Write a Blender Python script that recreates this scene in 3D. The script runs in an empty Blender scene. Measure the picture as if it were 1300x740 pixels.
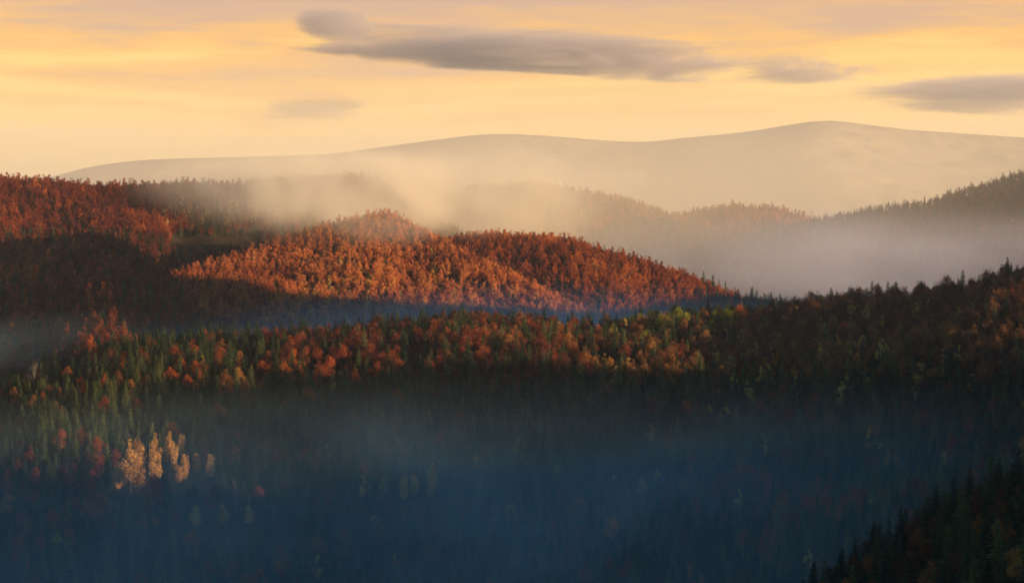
import bpy, math, random
import numpy as np
from mathutils import Vector

random.seed(7)
RNG = np.random.default_rng(11)
scene = bpy.context.scene
COL = scene.collection
F = 2426.0                       # focal length in photo pixels (photo 1300 x 740)
HOR = 290.0                      # photo row of the eye-level horizon
PITCH = math.atan((370 - HOR) / F)
SUN_AZ = math.radians(115.0)     # clockwise from +Y (view direction)
SUN_EL = math.radians(8.0)
SUN = Vector((math.sin(SUN_AZ) * math.cos(SUN_EL), math.cos(SUN_AZ) * math.cos(SUN_EL), math.sin(SUN_EL)))

# ------------------------------------------------------------------ helpers
def direction(px, py):
    """(x/y, z/y) of the sight line through a photo point."""
    a, b = (np.asarray(px, float) - 650) / F, (370 - np.asarray(py, float)) / F
    c, s = math.cos(PITCH), math.sin(PITCH)
    fy = c + b * s
    return a / fy, (b * c - s) / fy

def project(x, y, z):
    c, s = math.cos(PITCH), math.sin(PITCH)
    d = y * c - z * s
    return 650 + F * x / d, 370 - F * (y * s + z * c) / d

def _hash(ix, iy, seed):
    h = (ix.astype(np.int64) * 374761393 + iy.astype(np.int64) * 668265263 + seed * 974711) & 0xffffffff
    h = ((h ^ (h >> 13)) * 1274126177) & 0xffffffff
    return ((h ^ (h >> 16)) & 0xffff) / 65535.0

def vnoise(x, y, seed=0):
    x = np.asarray(x, float); y = np.asarray(y, float)
    ix, iy = np.floor(x), np.floor(y)
    fx, fy = x - ix, y - iy
    fx = fx * fx * fx * (fx * (fx * 6 - 15) + 10); fy = fy * fy * fy * (fy * (fy * 6 - 15) + 10)
    a, b = _hash(ix, iy, seed), _hash(ix + 1, iy, seed)
    c, d = _hash(ix, iy + 1, seed), _hash(ix + 1, iy + 1, seed)
    return (a + (b - a) * fx) * (1 - fy) + (c + (d - c) * fx) * fy - 0.5

def fbm(x, y, scale, octaves=4, seed=0):
    r, amp, f = 0.0, 1.0, 1.0 / scale
    for k in range(octaves):
        r = r + amp * vnoise(x * f + 17.3 * k, y * f - 9.1 * k, seed + k)
        amp *= 0.5; f *= 2.03
    return r

def tag(o, label=None, cat=None, group=None, kind=None):
    if label: o['label'] = label
    if cat: o['category'] = cat
    if group: o['group'] = group
    if kind: o['kind'] = kind
    return o

def mesh_from(name, verts, faces, mats=(), smooth=False, matidx=None):
    me = bpy.data.meshes.new(name)
    verts = np.asarray(verts, np.float32)
    me.vertices.add(len(verts)); me.vertices.foreach_set('co', verts.ravel())
    faces = np.asarray(faces, np.int32)
    n, k = faces.shape
    me.loops.add(n * k); me.loops.foreach_set('vertex_index', faces.ravel())
    me.polygons.add(n)
    me.polygons.foreach_set('loop_start', np.arange(n, dtype=np.int32) * k)
    me.polygons.foreach_set('loop_total', np.full(n, k, np.int32))
    if matidx is not None: me.polygons.foreach_set('material_index', np.asarray(matidx, np.int32))
    for m in mats: me.materials.append(m)
    if smooth: me.polygons.foreach_set('use_smooth', np.ones(n, bool))
    me.update(calc_edges=True)
    return me

def link(name, me, parent=None):
    o = bpy.data.objects.new(name, me); COL.objects.link(o)
    if parent: o.parent = parent
    return o

class Nodes:
    def __init__(self, tree):
        self.t = tree; tree.nodes.clear()
    def n(self, kind, **kw):
        nd = self.t.nodes.new(kind)
        for k, v in kw.items():
            if k == 'ins':
                for s, val in v.items():
                    if hasattr(val, 'is_output') or isinstance(val, bpy.types.NodeSocket): self.t.links.new(val, nd.inputs[s])
                    else: nd.inputs[s].default_value = val
            else: setattr(nd, k, v)
        return nd
    def math(self, op, a, b=None, c=None, clamp=False):
        ins = {0: a}
        if b is not None: ins[1] = b
        if c is not None: ins[2] = c
        return self.n('ShaderNodeMath', operation=op, use_clamp=clamp, ins=ins).outputs[0]
    def ramp(self, fac, stops, interp='LINEAR'):
        r = self.n('ShaderNodeValToRGB', ins={0: fac})
        cr = r.color_ramp; cr.interpolation = interp
        while len(cr.elements) < len(stops): cr.elements.new(0.5)
        for e, (p, c) in zip(cr.elements, stops):
            e.position = p; e.color = (*c, 1) if len(c) == 3 else c
        return r.outputs[0]
    def mix(self, fac, a, b):
        m = self.n('ShaderNodeMix', data_type='RGBA')
        for s, v in ((0, fac), (6, a), (7, b)):
            if isinstance(v, bpy.types.NodeSocket): self.t.links.new(v, m.inputs[s])
            else: m.inputs[s].default_value = v if s == 0 else (*v, 1)
        return m.outputs[2]
    def noise(self, vec, scale, detail=4, rough=0.55, dist=0.0):
        return self.n('ShaderNodeTexNoise', ins={'Vector': vec, 'Scale': scale, 'Detail': detail, 'Roughness': rough, 'Distortion': dist}).outputs[0]
    def smooth(self, v, a, b, lo=0.0, hi=1.0):
        return self.n('ShaderNodeMapRange', interpolation_type='SMOOTHSTEP', ins={0: v, 1: a, 2: b, 3: lo, 4: hi}).outputs[0]

# ------------------------------------------------------------------ materials
def leaf_material(name, stops, patch=0.35):
    m = bpy.data.materials.new(name); m.use_nodes = True
    N = Nodes(m.node_tree)
    info = N.n('ShaderNodeObjectInfo')
    pn = N.noise(info.outputs['Location'], 0.006, 2)
    f = N.math('ADD', N.math('MULTIPLY', info.outputs['Random'], 1 - patch), N.math('MULTIPLY', N.smooth(pn, 0.3, 0.7), patch))
    col = N.ramp(f, stops)
    geo = N.n('ShaderNodeNewGeometry')
    det = N.noise(geo.outputs['Position'], 0.45, 2)
    col2 = N.n('ShaderNodeHueSaturation', ins={'Color': col, 'Hue': 0.5, 'Saturation': 1.0, 'Value': N.smooth(det, 0.25, 0.75, 0.62, 1.4)}).outputs[0]
    d = N.n('ShaderNodeBsdfDiffuse', ins={0: col2})
    t = N.n('ShaderNodeBsdfTranslucent', ins={0: col2})
    mx = N.n('ShaderNodeMixShader', ins={0: 0.3, 1: d.outputs[0], 2: t.outputs[0]})
    N.n('ShaderNodeOutputMaterial', ins={0: mx.outputs[0]})
    return m

def bark_material(name, c0, c1):
    m = bpy.data.materials.new(name); m.use_nodes = True
    N = Nodes(m.node_tree)
    geo = N.n('ShaderNodeNewGeometry')
    col = N.mix(N.noise(geo.outputs['Position'], 1.5, 3), c0, c1)
    b = N.n('ShaderNodeBsdfDiffuse', ins={0: col})
    N.n('ShaderNodeOutputMaterial', ins={0: b.outputs[0]})
    return m

M_SPRUCE = leaf_material('spruce_needles', [(0, (.010, .022, .016)), (.4, (.028, .046, .022)), (.75, (.070, .090, .034)), (1, (.15, .15, .05))], .3)
M_ORANGE = leaf_material('beech_leaves_orange', [(0, (.10, .030, .016)), (.3, (.27, .062, .020)), (.65, (.42, .105, .026)), (.9, (.50, .16, .035)), (1, (.40, .22, .05))], .35)
M_FIRE = leaf_material('beech_leaves_rust', [(0, (.13, .034, .018)), (.25, (.38, .105, .036)), (.65, (.56, .185, .058)), (.9, (.60, .25, .06)), (1, (.34, .24, .06))], .4)
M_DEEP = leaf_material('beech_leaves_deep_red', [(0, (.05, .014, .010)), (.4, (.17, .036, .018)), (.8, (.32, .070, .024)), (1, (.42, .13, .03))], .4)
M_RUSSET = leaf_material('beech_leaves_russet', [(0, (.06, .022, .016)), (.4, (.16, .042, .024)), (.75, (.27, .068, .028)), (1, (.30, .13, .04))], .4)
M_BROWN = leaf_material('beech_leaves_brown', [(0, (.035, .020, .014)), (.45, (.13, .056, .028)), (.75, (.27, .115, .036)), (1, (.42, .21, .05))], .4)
M_GOLD = leaf_material('birch_leaves_gold', [(0, (.44, .22, .045)), (.5, (.60, .36, .065)), (1, (.68, .48, .10))], .3)
M_LARCH = leaf_material('larch_needles_gold', [(0, (.34, .17, .05)), (.5, (.46, .25, .07)), (1, (.54, .32, .10))], .2)
M_LIME = leaf_material('yellow_green_leaves', [(0, (.09, .10, .018)), (.5, (.24, .23, .03)), (1, (.42, .34, .045))], .3)
M_GREY = leaf_material('sparse_grey_leaves', [(0, (.06, .055, .04)), (.5, (.10, .09, .06)), (1, (.14, .115, .07))], .3)
M_BARK = bark_material('dark_bark', (.035, .026, .02), (.075, .06, .05))
M_PALE = bark_material('pale_bark', (.08, .07, .06), (.20, .18, .155))

def ground_material(name, c0, c1, c2, scale):
    m = bpy.data.materials.new(name); m.use_nodes = True
    N = Nodes(m.node_tree)
    geo = N.n('ShaderNodeNewGeometry')
    n1 = N.noise(geo.outputs['Position'], scale, 6, .6)
    n2 = N.noise(geo.outputs['Position'], scale * 9, 4, .6)
    col = N.mix(N.smooth(n1, .4, .6), c0, c1)
    col = N.mix(N.smooth(n2, .45, .7), col, c2)
    b = N.n('ShaderNodeBsdfDiffuse', ins={0: col})
    N.n('ShaderNodeOutputMaterial', ins={0: b.outputs[0]})
    return m
M_FOREST_FLOOR = ground_material('forest_floor', (.028, .020, .012), (.050, .032, .018), (.020, .022, .012), .02)
M_MEADOW = ground_material('autumn_meadow', (.10, .085, .035), (.14, .10, .045), (.06, .05, .025), .01)
M_FAR = ground_material('far_mountain_slopes', (.30, .22, .12), (.20, .15, .085), (.10, .085, .05), .0012)

# ------------------------------------------------------------------ terrain
class Ridge:
    """A hill whose crest follows a line of (photo column, photo row of the ground, distance)."""
    def __init__(self, name, pts, front, back, w, noise, depth, mat, tree=0.0, nu=260, nv=150, seed=0):
        p = np.array(pts, float)
        self.name = name
        self.pu, t = direction(p[:, 0], p[:, 1])
        self.pd = p[:, 2]; self.ph = t * p[:, 2] - tree
        self.front, self.back, self.w, self.noise, self.depth, self.seed = front, back, w, noise, depth, seed
        xs = np.linspace(self.pu[0], self.pu[-1], 400)
        self.gu = xs
        k = np.hanning(15); k /= k.sum()
        sm = lambda a: np.convolve(np.pad(np.interp(xs, self.pu, a), 7, mode='edge'), k, mode='valid')
        self.gd, self.gh = sm(self.pd), sm(self.ph)
        us = np.linspace(xs[0], xs[-1], nu)
        q = np.linspace(-1, 1, nv); q = np.sign(q) * np.abs(q) ** 1.35
        U, Q = np.meshgrid(us, q)
        D = np.interp(U, xs, self.gd)
        Y = D + np.where(Q < 0, Q * depth[0], Q * depth[1]); X = U * Y
        Z = self.height(X, Y)
        idx = np.arange(nu * nv).reshape(nv, nu)
        f = np.stack([idx[:-1, :-1], idx[:-1, 1:], idx[1:, 1:], idx[1:, :-1]], -1).reshape(-1, 4)
        self.obj = link(name, mesh_from(name, np.stack([X, Y, Z], -1).reshape(-1, 3), f, [mat], True))
        tag(self.obj, kind='structure')
    def height(self, x, y):
        u = x / y
        d = np.interp(u, self.gu, self.gd); h = np.interp(u, self.gu, self.gh)
        s = y - d
        fall = np.sqrt(s * s + self.w ** 2) - self.w
        amp, sc = self.noise
        k = np.clip(np.abs(s) / (sc * .7), 0, 1)
        g = fbm(x, y, sc, 4, self.seed) * amp * k
        return h - np.where(s < 0, self.front, self.back) * fall + g

class Sheet:
    def height(self, x, y):
        return -232 + fbm(x, y, 900, 4, 5) * 34 + fbm(x, y, 140, 3, 8) * 6

T = 22
near_pts = [(-500, 560, 1650), (-250, 530, 1600), (0, 505, 1560), (60, 490, 1560), (130, 470, 1600), (200, 460, 1620), (300, 450, 1650), (380, 446, 1660), (450, 440, 1680),
            (520, 432, 1700), (600, 428, 1700), (700, 434, 1690), (760, 436, 1690), (800, 428, 1680), (850, 420, 1675), (900, 416, 1670), (960, 416, 1660),
            (1000, 411, 1650), (1060, 400, 1645), (1120, 394, 1640), (1180, 391, 1630), (1250, 376, 1610), (1300, 364, 1600), (1400, 366, 1580), (1550, 410, 1540), (1900, 480, 1500)]
R_near = Ridge('near_hill', near_pts, .205, .42, 45, (34, 210), (900, 620), M_FOREST_FLOOR, seed=21)
R_fore = Ridge('foreground_hill', [(930, 850, 800), (1030, 795, 800), (1115, 728, 800), (1180, 690, 790), (1230, 668, 780), (1270, 658, 770), (1310, 636, 760), (1420, 600, 740), (1560, 640, 720), (1900, 800, 700)],
               .34, .5, 20, (10, 120), (330, 330), M_FOREST_FLOOR, nu=120, nv=80, seed=31)
R_rust = Ridge('rust_hill', [(60, 420, 2150), (120, 392, 2200), (185, 374, 2260), (250, 352, 2330), (350, 321, 2440), (430, 294, 2520), (490, 283, 2560), (525, 299, 2540), (560, 318, 2480), (600, 338, 2420), (650, 362, 2360),
                         (700, 388, 2300), (760, 420, 2240), (820, 450, 2200)],
               .36, .30, 40, (26, 170), (420, 420), M_FOREST_FLOOR, seed=41)
R_shoulder = Ridge('shoulder_hill', [(430, 330, 2950), (500, 322, 2950), (560, 320, 2920), (590, 314, 2900), (620, 312, 2880), (680, 314, 2850), (720, 318, 2830), (800, 339, 2780), (860, 358, 2740), (900, 374, 2700), (940, 388, 2660), (1000, 400, 2620), (1100, 425, 2600)],
                   .40, .30, 45, (26, 170), (480, 420), M_FOREST_FLOOR, seed=51)
R_dark = Ridge('shaded_spur', [(-450, 330, 2520), (-200, 322, 2420), (0, 326, 2340), (60, 318, 2310), (110, 312, 2280), (150, 318, 2250), (185, 342, 2235), (215, 368, 2225), (260, 400, 2230), (340, 440, 2230)],
               .36, .32, 45, (24, 170), (480, 300), M_FOREST_FLOOR, seed=45)
R_left = Ridge('left_hill', [(-420, 232, 2750), (-200, 236, 2800), (0, 243, 2860), (60, 245, 2900), (110, 250, 2920), (200, 248, 2960), (245, 246, 3000), (300, 248, 3050), (400, 240, 3250), (455, 236, 3320), (490, 246, 3320), (520, 268, 3300), (560, 292, 3280), (600, 320, 3250)],
               .33, .35, 50, (40, 260), (900, 500), M_FOREST_FLOOR, nv=190, seed=61)
R_mid = Ridge('middle_hill', [(440, 300, 4500), (520, 275, 4500), (600, 247, 4500), (680, 241, 4500), (720, 248, 4480), (800, 263, 4420), (850, 280, 4360), (880, 296, 4320), (920, 325, 4280), (980, 370, 4250)],
              .33, .3, 60, (70, 420), (800, 500), M_FOREST_FLOOR, seed=71)
R_round = Ridge('round_hill', [(800, 305, 4800), (860, 287, 4800), (890, 281, 4800), (930, 275, 4800), (985, 279, 4800), (1030, 292, 4780), (1100, 320, 4780)],
                .33, .3, 60, (50, 350), (800, 500), M_FOREST_FLOOR, nu=120, nv=100, seed=81)
R_right = Ridge('right_hill', [(860, 330, 4150), (940, 310, 4100), (1000, 295, 4050), (1060, 283, 4000), (1100, 275, 3980), (1180, 264, 3940), (1205, 255, 3920), (1260, 240, 3880), (1300, 226, 3850), (1450, 190, 3800), (1700, 170, 3750)],
                .36, .3, 60, (70, 420), (1200, 500), M_FOREST_FLOOR, nv=170, seed=91)
R_far = Ridge('far_mountain', [(-600, 262, 13500), (-100, 242, 14500), (65, 226, 15500), (110, 212, 15600), (180, 203, 15800), (300, 200, 16000), (420, 196, 16000), (500, 185, 16000), (560, 177, 16000), (600, 172, 16000), (640, 170, 16000), (700, 173, 16000),
                         (780, 180, 16000), (830, 181, 16000), (850, 177, 15900), (950, 168, 15700), (1010, 157, 15500), (1050, 152, 15400), (1090, 157, 15400), (1150, 165, 15500), (1300, 175, 15600), (1500, 178, 15600), (1900, 200, 15600)],
              .30, .25, 150, (220, 1500), (5500, 2500), M_FAR, nu=500, nv=200, seed=101)

# unseen hill added outside the frame, crest shaped to shade the valley
def ridge_world(name, line, slope, w, width, mat, seed):
    p = np.array(line, float)
    n = 160; s = np.linspace(0, 1, n)
    seg = np.concatenate([[0], np.cumsum(np.hypot(np.diff(p[:, 0]), np.diff(p[:, 1])))]); seg /= seg[-1]
    cx, cy, cz = (np.interp(s, seg, p[:, k]) for k in range(3))
    q = np.linspace(-1, 1, 61)
    tx, ty = np.gradient(cx), np.gradient(cy); L = np.hypot(tx, ty); nx, ny = ty / L, -tx / L
    X = cx[None] + q[:, None] * width * nx[None]; Y = cy[None] + q[:, None] * width * ny[None]
    d = np.abs(q[:, None]) * width
    Z = cz[None] - slope * (np.sqrt(d * d + w * w) - w) + fbm(X, Y, 220, 4, seed) * 30 * np.clip(d / 200, 0, 1)
    idx = np.arange(X.size).reshape(X.shape)
    f = np.stack([idx[:-1, :-1], idx[:-1, 1:], idx[1:, 1:], idx[1:, :-1]], -1).reshape(-1, 4)
    o = link(name, mesh_from(name, np.stack([X, Y, Z], -1).reshape(-1, 3), f, [mat], True))
    return tag(o, kind='structure')
def shade_point(r, px, py, dz=6.0):
    """Crest point of the added side hill whose shade ends on hill r at this photo point."""
    u, t = (float(v) for v in direction(px, py)); d = float(np.interp(u, r.gu, r.gd))
    ys = d + np.linspace(-r.depth[0], 60, 1500); zz = r.height(u * ys, ys)
    h = np.nonzero(zz >= t * ys)[0]; i = h[0] if len(h) else int(np.argmin(np.abs(zz - t * ys)))
    k = (1500 - u * ys[i]) / SUN.x
    return (1500, float(ys[i] + k * SUN.y), float(zz[i] + dz + k * SUN.z))
SHADE = [shade_point(R_near, *p) for p in ((40, 478), (100, 500), (200, 505), (300, 503), (420, 496), (520, 480), (640, 476), (720, 482), (850, 490), (1000, 478), (1100, 445), (1160, 400))]
SHADE += [shade_point(R_rust, *p) for p in ((250, 372), (320, 377), (400, 384), (500, 391), (600, 400), (680, 406))] + [shade_point(R_shoulder, *p) for p in ((760, 402), (860, 385))]
DEEP = [shade_point(R_dark, *p) for p in ((-80, 316, 26), (60, 312, 26), (30, 340, 24), (60, 370, 24), (100, 395, 24), (130, 420, 24), (165, 400, 24), (150, 412, 24), (90, 415, 24))]  # peak raised in the added crest to keep the spur shaded
DEEP += [shade_point(R_rust, *p) for p in ((100, 412, 24), (130, 402, 24), (165, 392, 24), (150, 425, 24), (130, 440, 24))]
SHADE += [shade_point(R_near, *p) for p in ((15, 470, 12), (50, 472, 12), (80, 478, 10))]
DEEP.sort(key=lambda p: p[1])
hull = []
for p in DEEP:                                   # upper envelope: everything under it stays in shade
    while len(hull) > 1 and (hull[-1][2] - hull[-2][2]) * (p[1] - hull[-2][1]) <= (p[2] - hull[-2][2]) * (hull[-1][1] - hull[-2][1]): hull.pop()
    hull.append(p)
SHADE = [p for p in SHADE if p[1] < hull[0][1] - 8 or p[1] > hull[-1][1] + 8] + hull
NOTCH = [shade_point(R_near, px, row, -8) for px, row in ((160, 630), (210, 630), (290, 630))]  # dip shaped into the added crest to let sun reach the larches
SHADE += NOTCH + [(1500, NOTCH[0][1] - 25, NOTCH[0][2] + 60), (1500, max(q[1] for q in NOTCH) + 55, NOTCH[2][2] + 50)]
SHADE.sort(key=lambda p: p[1])
SHADE = [(1500, -2500, SHADE[0][2] + 60), (1500, -400, SHADE[0][2] + 40)] + SHADE + [(1500, SHADE[-1][1] + 250, 60), (1500, SHADE[-1][1] + 600, -20), (1520, 3000, -120), (1550, 3600, -200)]
ridge_world('added_shade_hill', SHADE, 1.7, 25, 380, M_FOREST_FLOOR, 111)

gx = np.concatenate([np.linspace(-14000, -2200, 40), np.linspace(-2000, 2000, 200), np.linspace(2200, 14000, 40)])
gy = np.concatenate([np.linspace(-5000, 200, 30), np.linspace(240, 5200, 240), np.linspace(5500, 20000, 60)])
GX, GY = np.meshgrid(gx, gy)
idx = np.arange(GX.size).reshape(GX.shape)
f = np.stack([idx[:-1, :-1], idx[:-1, 1:], idx[1:, 1:], idx[1:, :-1]], -1).reshape(-1, 4)
ground = link('ground', mesh_from('ground', np.stack([GX, GY, Sheet().height(GX, GY)], -1).reshape(-1, 3), f, [M_FOREST_FLOOR], True))
tag(ground, kind='structure')

# ------------------------------------------------------------------ tree models
def rand_unit(n, rng):
    v = rng.normal(size=(n, 3)); return v / np.linalg.norm(v, axis=1, keepdims=True)

def quads(centers, normals, size, aspect, rng, up=None):
    """Small leaf-clump faces."""
    n = len(centers)
    a = rand_unit(n, rng) if up is None else up
    t = np.cross(normals, a); t /= np.linalg.norm(t, axis=1, keepdims=True) + 1e-9
    b = np.cross(normals, t)
    s = size[:, None] * .5
    k = rng.uniform(.55, 1.0, (n, 4, 1))
    V = np.stack([centers + k[:, 0] * (-t * s), centers + k[:, 1] * (-b * s * aspect), centers + k[:, 2] * (t * s), centers + k[:, 3] * (b * s * aspect)], 1)
    return V.reshape(-1, 3), np.arange(n * 4).reshape(n, 4)

def tube(pts, radii, sides=5):
    pts = np.array(pts, float); V = []; Fc = []
    for i, (p, r) in enumerate(zip(pts, radii)):
        d = pts[min(i + 1, len(pts) - 1)] - pts[max(i - 1, 0)]; d /= np.linalg.norm(d)
        a = np.cross(d, (1, 0, 0.13)); a /= np.linalg.norm(a); b = np.cross(d, a)
        for k in range(sides):
            th = 2 * math.pi * k / sides
            V.append(p + r * (a * math.cos(th) + b * math.sin(th)))
        if i:
            o = (i - 1) * sides
            for k in range(sides):
                Fc.append((o + k, o + (k + 1) % sides, o + sides + (k + 1) % sides, o + sides + k))
    return np.array(V), np.array(Fc)

def merge(parts):
    V, Fc, o = [], [], 0
    for v, f in parts:
        V.append(v); Fc.append(f + o); o += len(v)
    return np.concatenate(V), np.concatenate(Fc)

def spruce_parts(h, width, seed, ragged=.25, bare=.06):
    rng = np.random.default_rng(seed)
    trunk = tube([(0, 0, -1.5), (0, 0, h * .5), (0, 0, h * .97)], [h * .013, h * .008, .04], 6)
    C, Nn, S, U = [], [], [], []
    nw = int(h * 1.15)
    for i in range(nw):
        q = (i + rng.uniform(-.3, .3)) / nw; q = min(max(q, 0), .995)
        z = h * (bare + (1 - bare) * q)
        L = width * .5 * (1 - q) ** .74 * (1 + rng.uniform(-ragged, ragged)) + .34
        nb = int(6 + 5 * (1 - q)); ph = rng.uniform(0, 6.28)
        for k in range(nb):
            if rng.random() < .10: continue
            th = ph + 6.283 * k / nb + rng.uniform(-.25, .25)
            l = L * rng.uniform(.72, 1.15)
            d = np.array((math.cos(th), math.sin(th), 0))
            droop = rng.uniform(.20, .50)
            steps = max(2, int(l / .8))
            for j in range(steps):
                r = l * (j + .55) / steps
                c = d * r + np.array((0, 0, z - droop * r + .10 * r * r / max(l, .5)))
                side = np.array((-d[1], d[0], 0))
                wd = (1.1 - .55 * j / steps) * (.55 + .13 * l)
                for sgn in (-1, 1):
                    C.append(c + side * sgn * wd * .42); nn = np.array((d[0] * droop, d[1] * droop, 1)) + side * sgn * .55 + rng.normal(size=3) * .22
                    Nn.append(nn / np.linalg.norm(nn)); S.append(wd * rng.uniform(.9, 1.35)); U.append(d)
            c = d * l * .95 + np.array((0, 0, z - droop * l)); C.append(c); Nn.append(rand_unit(1, rng)[0]); S.append(.75); U.append(d)
    # leader
    for j in range(5): C.append(np.array((0, 0, h * (.955 + .012 * j)))); Nn.append(rand_unit(1, rng)[0]); S.append(.7 - .08 * j); U.append(np.array((0, 0, 1.)))
    crown = quads(np.array(C), np.array(Nn), np.array(S) * 1.1, 1.0, rng, np.array(U))
    return trunk, crown

def broad_parts(h, width, seed, lobes=16, leaves=1500, base=.28, leaf=.85, columnar=False, loose=.0, stems=1):
    rng = np.random.default_rng(seed)
    tr = []
    lean = rng.normal(size=2) * h * .02
    tr.append(tube([(0, 0, -1.5), (lean[0] * .4, lean[1] * .4, h * .4), (lean[0], lean[1], h * .85)], [h * .017, h * .011, h * .003], 6))
    zc = h * (base + (1 - base) * .5); rz = h * (1 - base) * .5; rx = width * .5
    cen = []
    tries = 0
    while len(cen) < lobes:
        tries += 1
        p = rand_unit(1, rng)[0] * rng.uniform(.35, .80)
        z = zc + p[2] * rz
        tq = (z - h * base) / (h * (1 - base))
        prof = (math.sin(math.pi * min(max(tq, 0), 1) ** (.62 if not columnar else .75)) ** .65) if tq > 0 else .2
        c = np.array((p[0] * rx * prof * 1.15, p[1] * rx * prof * 1.15, z))
        rr = rx * (.42 if not columnar else .52) * rng.uniform(.7, 1.25) * (.55 + .45 * prof)
        cen.append((c, rr))
    cen.append((np.array((lean[0], lean[1], h - rx * .30)), rx * .34))
    for c, rr in cen[: int(lobes * .8)]:
        z0 = h * (base * .7 + rng.uniform(0, .25))
        z0 = min(z0, c[2] - .5)
        q = z0 / (h * .85)
        tr.append(tube([(lean[0] * q, lean[1] * q, z0), ((c[0] + lean[0] * q) * .55, (c[1] + lean[1] * q) * .55, (z0 + c[2]) * .52), tuple(c)], [h * .006, h * .004, h * .0015], 4))
    wts = np.array([r ** 2 for _, r in cen]); wts /= wts.sum()
    which = rng.choice(len(cen), leaves, p=wts)
    cc = np.array([cen[i][0] for i in which]); rr = np.array([cen[i][1] for i in which])
    u = rand_unit(leaves, rng)
    rad = rr * (1 - (rng.random(leaves) ** 1.6) * (.35 + loose))
    P = cc + u * rad[:, None] * np.array((1, 1, 1.05 if not columnar else 1.9))
    P += rng.normal(size=P.shape) * .18
    P[:, 2] = np.clip(P[:, 2], h * base * .55, h * 1.03)
    Nn = u * .75 + rand_unit(leaves, rng) * .75; Nn /= np.linalg.norm(Nn, axis=1, keepdims=True)
    crown = quads(P, Nn, rng.uniform(.6, 1.35, leaves) * leaf, .85, rng)
    return merge(tr), crown

KINDS = {}
def make_kind(key, tree_name, mats_leaf, mat_bark, variants):
    """variants: list of (trunk, crown). For every one a joined mesh for the distant woods and separate meshes for single trees."""
    out = []
    for i, (tk, cr) in enumerate(variants):
        v, f = merge([tk, cr]); mi = np.concatenate([np.zeros(len(tk[1])), np.ones(len(cr[1]))])
        joined = mesh_from(tree_name, v, f, [mat_bark, mats_leaf], False, mi)
        out.append(dict(joined=joined, trunk=mesh_from('trunk', tk[0], tk[1], [mat_bark]), crown=mesh_from('crown', cr[0], cr[1], [mats_leaf]), h=float(cr[0][:, 2].max())))
    KINDS[key] = dict(name=tree_name, v=out)

spr = [spruce_parts(29, 12.5, 1), spruce_parts(25, 11.5, 2), spruce_parts(31, 12.0, 3, .3, .10), spruce_parts(21, 10.0, 4), spruce_parts(27, 9.6, 5, .4, .14)]
make_kind('spruce', 'spruce_tree', M_SPRUCE, M_BARK, spr)
bro = [broad_parts(23, 13, 11), broad_parts(26, 14, 12, 20, 1800), broad_parts(20, 12, 13, 13, 1300), broad_parts(25, 11, 14, 15, 1400, .36)]
for key, m in (('orange', M_ORANGE), ('russet', M_RUSSET), ('brown', M_BROWN), ('lime', M_LIME), ('fire', M_FIRE)):
    make_kind(key, 'beech_tree', m, M_BARK, bro)
gry = [broad_parts(20, 12, 21, 15, 700, .25, .6, loose=.5), broad_parts(22, 11, 22, 15, 620, .3, .6, loose=.5)]
make_kind('grey', 'ash_tree', M_GREY, M_PALE, gry)
bir = [broad_parts(21, 8.5, 31, 12, 850, .24, .72, loose=.25), broad_parts(24, 8, 32, 12, 900, .28, .72, loose=.25), broad_parts(18, 9, 33, 11, 800, .2, .72, loose=.2)]
make_kind('gold', 'birch_tree', M_GOLD, M_PALE, bir)
lar = [broad_parts(27, 7.4, 41, 18, 2300, .08, .95, True), broad_parts(23, 7.0, 42, 16, 2000, .08, .95, True), broad_parts(19, 8.6, 43, 15, 1900, .10, .95, True)]
make_kind('larch', 'larch_tree', M_LARCH, M_BARK, lar)
# light models for the woods kilometres away
far_b = [broad_parts(21, 10.5, 51, 12, 900, .2, 1.05), broad_parts(23, 9.5, 52, 12, 900, .2, 1.05), broad_parts(18, 10.5, 53, 10, 800, .2, 1.05), broad_parts(24, 12, 54, 14, 1000, .22, 1.05), broad_parts(20, 8, 55, 10, 700, .2, 1.0)]
make_kind('far_fire', 'beech_tree', M_FIRE, M_BARK, far_b)
make_kind('far_brown', 'beech_tree', M_BROWN, M_BARK, far_b)
make_kind('far_deep', 'beech_tree', M_DEEP, M_BARK, far_b)
make_kind('far_orange', 'beech_tree', M_ORANGE, M_BARK, far_b)
make_kind('far_russet', 'beech_tree', M_RUSSET, M_BARK, far_b)
make_kind('far_spruce', 'spruce_tree', M_SPRUCE, M_BARK, [spruce_parts(22, 7.5, 61), spruce_parts(25, 7.5, 62)])

# ------------------------------------------------------------------ woods as instanced points
def stuff_group(name, key):
    c = bpy.data.collections.new(name + '_models')
    for i, v in enumerate(KINDS[key]['v']):
        c.objects.link(bpy.data.objects.new('%s_model_%d' % (name, i), v['joined']))
    return c

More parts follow.
